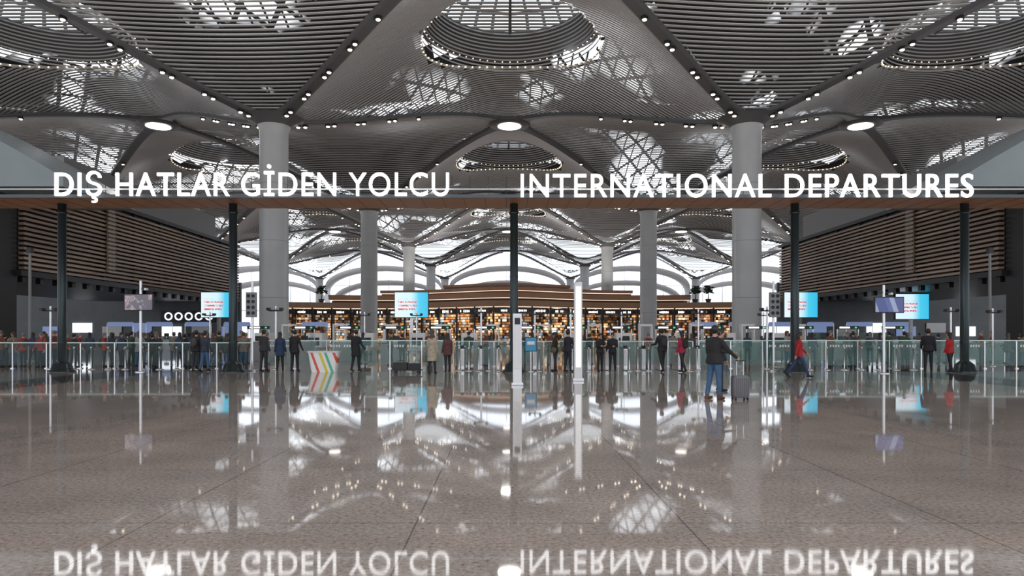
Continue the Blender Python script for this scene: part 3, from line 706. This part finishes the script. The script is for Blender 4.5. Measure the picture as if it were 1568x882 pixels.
B=MB(); m=stripe_mat('promo_stripes',[(0.85,0.85,0.85),(0.75,0.6,0.05),(0.85,0.85,0.85),(0.1,0.5,0.3),(0.85,0.85,0.85),(0.85,0.85,0.85),(0.7,0.12,0.08),(0.85,0.85,0.85)],1.1)
def rr(w,d,z,n=24): return [(w*math.copysign(abs(math.cos(t))**0.4,math.cos(t)),d*math.copysign(abs(math.sin(t))**0.4,math.sin(t)),z) for t in [2*math.pi*j/n for j in range(n)]]
B.loft([rr(0.52,0.26,0.0),rr(0.55,0.28,0.3),rr(0.63,0.32,0.8)],m); B.loft([rr(0.67,0.35,0.8),rr(0.68,0.36,0.86)],M_WHITE)
B.obj('promotion_counter',(-7.55,28.3,0))
B=MB(); B.box((0,0,1.15),(0.5,0.05,0.6),M_DARK); B.box((0,-0.03,1.15),(0.44,0.01,0.54),mat('poster_blue',(0.05,0.30,0.5),0.4)); B.box((0,-0.036,1.2),(0.3,0.01,0.14),M_WHITE); B.cyl((0,0.02,0),(0,0.02,0.9),0.03,0.03,M_STEEL); B.rev((0,0.02,0),[(0.18,0),(0.17,0.03)],M_STEEL,16); B.obj('poster_stand',(1.0,28.0,0))
def barrier(name,x0,x1,y,h=1.25,step=1.5,g=None):
    B=MB(); n=max(1,round((x1-x0)/step)); st=(x1-x0)/n
    for i in range(n+1): B.box((x0+i*st,y,h/2),(0.05,0.08,h),M_STEEL); B.box((x0+i*st,y,0.02),(0.14,0.14,0.04),M_STEEL)
    for i in range(n): B.box((x0+(i+0.5)*st,y,h/2+0.06),(st-0.1,0.02,h-0.16),g or M_GLASS)
    B.box(((x0+x1)/2,y,h+0.02),(x1-x0,0.06,0.04),M_GLASSE)
    if name=='glass_barrier' and not g:
        for i in range(0,n,2):
            for q in range(9):
                if q!=4: B.box((x0+(i+0.5)*st-0.5+q*0.12,y-0.02,h-0.22),(0.07,0.01,0.1),M_WHITE)
    B.obj(name,bevel=0)
barrier('glass_barrier',-11.0,-2.4,30.9); barrier('glass_barrier',8.7,24.5,30.9); barrier('glass_barrier',-25.5,-11.6,31.0,1.15,1.5,M_GLASSD)
barrier('glass_partition',-3,9,33.0,1.2,1.2); barrier('glass_partition',9.5,28,38.4,1.1,2.0)
G_=MB(); G_.box((0,0,0.48),(0.16,1.1,0.92),M_STEEL); G_.box((0,0,0.96),(0.18,1.14,0.04),M_DARK); G_.box((0,-0.56,0.55),(0.12,0.02,0.7),M_WHITE); G_.box((0,-0.45,1.02),(0.14,0.18,0.1),M_BLACK); G_.box((0.22,0.1,0.6),(0.26,0.015,0.8),M_GLASS); G_.box((-0.22,0.1,0.6),(0.26,0.015,0.8),M_GLASS)
g=None
for k in range(14):
    p=(-1.9+0.78*k,29.9,0); g=inst(g,p) if g else G_.obj('boarding_pass_gate',p,bevel=0.01)
S_=MB(); S_.rev((0,0,0),[(0.17,0),(0.17,0.02),(0.04,0.05),(0.03,0.08),(0.03,0.92),(0.04,0.93),(0.04,1.0),(0.01,1.02)],M_STEEL,12)
s0=None
for k in range(26):
    x=-2.0+0.42*k
    if any(abs(x-q)<0.3 for q in(2.55,2.05,3.92,4.45,6.35,7.1,0.31,1.0)): continue
    p=(x,28.9-0.35*((k*7)%3)/2,0); s0=inst(s0,p) if s0 else S_.obj('stanchion',p)
for k in range(8): inst(s0,(12.4+0.75*k,29.6,0)); inst(s0,(-19+0.75*k,30.0,0))
def suitcase(x,y,rz,w,h,d,col,handle=0.4,name='suitcase'):
    B=MB(); m=mat('case_%.2f%.2f'%(col[0],col[2]),col,0.35)
    def r4(z,k):
        n=20; return [(w/2*k*math.copysign(abs(math.cos(t))**0.35,math.cos(t)),d/2*k*math.copysign(abs(math.sin(t))**0.35,math.sin(t)),z) for t in [2*math.pi*j/n for j in range(n)]]
    z0=0.06; B.loft([r4(z0,0.85),r4(z0+0.03,0.97),r4(z0+0.06,1),r4(z0+h-0.06,1),r4(z0+h-0.03,0.97),r4(z0+h,0.85)],m)
    for i in range(-3,4): B.box((i*w/8,-d/2-0.002,z0+h/2),(0.012,0.012,h*0.8),m); B.box((i*w/8,d/2+0.002,z0+h/2),(0.012,0.012,h*0.8),m)
    B.box((0,0,z0+h/2),(w+0.006,0.012,h*0.96),M_BLACK)
    for i in(-1,1):
        for j in(-1,1): B.cyl((i*w*0.38-0.015,j*d*0.33,0.031),(i*w*0.38+0.015,j*d*0.33,0.031),0.03,0.03,M_BLACK,12); B.box((i*w*0.38,j*d*0.33,0.055),(0.02,0.03,0.03),M_BLACK)
    if handle:
        for i in(-1,1): B.cyl((i*w*0.22,0,z0+h),(i*w*0.22,0,z0+h+handle),0.009,0.009,M_STEEL,8)
        B.box((0,0,z0+h+handle),(w*0.5,0.03,0.03),M_BLACK)
    B.obj(name,(x,y,0),math.radians(rz))
suitcase(_p.x+0.02,_p.y,10,0.40,0.52,0.24,(0.13,0.13,0.14),_p.z-0.60)
B=MB(); B.box((0,0,0.14),(1.15,0.55,0.05),M_DARK)
for i in(-1,1):
    for j in(-1,1): B.cyl((i*0.45,j*0.2-0.02,0.06),(i*0.45,j*0.2+0.02,0.06),0.06,0.06,M_BLACK,12); B.box((i*0.45,j*0.2,0.1),(0.04,0.03,0.06),M_STEEL)
B.box((-0.25,0,0.30),(0.55,0.45,0.27),M_BLACK); B.box((0.3,0,0.28),(0.45,0.42,0.23),mat('bag_dark',(0.03,0.03,0.035),0.7)); B.tube([(-0.4,0,0.43),(-0.35,0,0.5),(-0.15,0,0.5),(-0.1,0,0.43)],0.015,M_BLACK)
B.obj('luggage_trolley',(-3.95,27.1,0),0,bevel=0.04)
# ------------------------------------------------------------------ world, camera
w=bpy.data.worlds.new('w'); scene.world=w; w.use_nodes=True
w.node_tree.nodes['Background'].inputs[0].default_value=(0.92,0.94,1,1); w.node_tree.nodes['Background'].inputs[1].default_value=1.6
cam=bpy.data.cameras.new('camera'); co=bpy.data.objects.new('camera',cam); scene.collection.objects.link(co)
co.location=(0,0,1.55); co.rotation_euler=(math.radians(90),0,0); cam.lens=24; cam.sensor_width=36; cam.shift_x=0.0054; cam.shift_y=0.0453; cam.clip_end=500
scene.camera=co
try: scene.view_settings.view_transform='Standard'
except Exception: pass
scene.view_settings.exposure=0.1
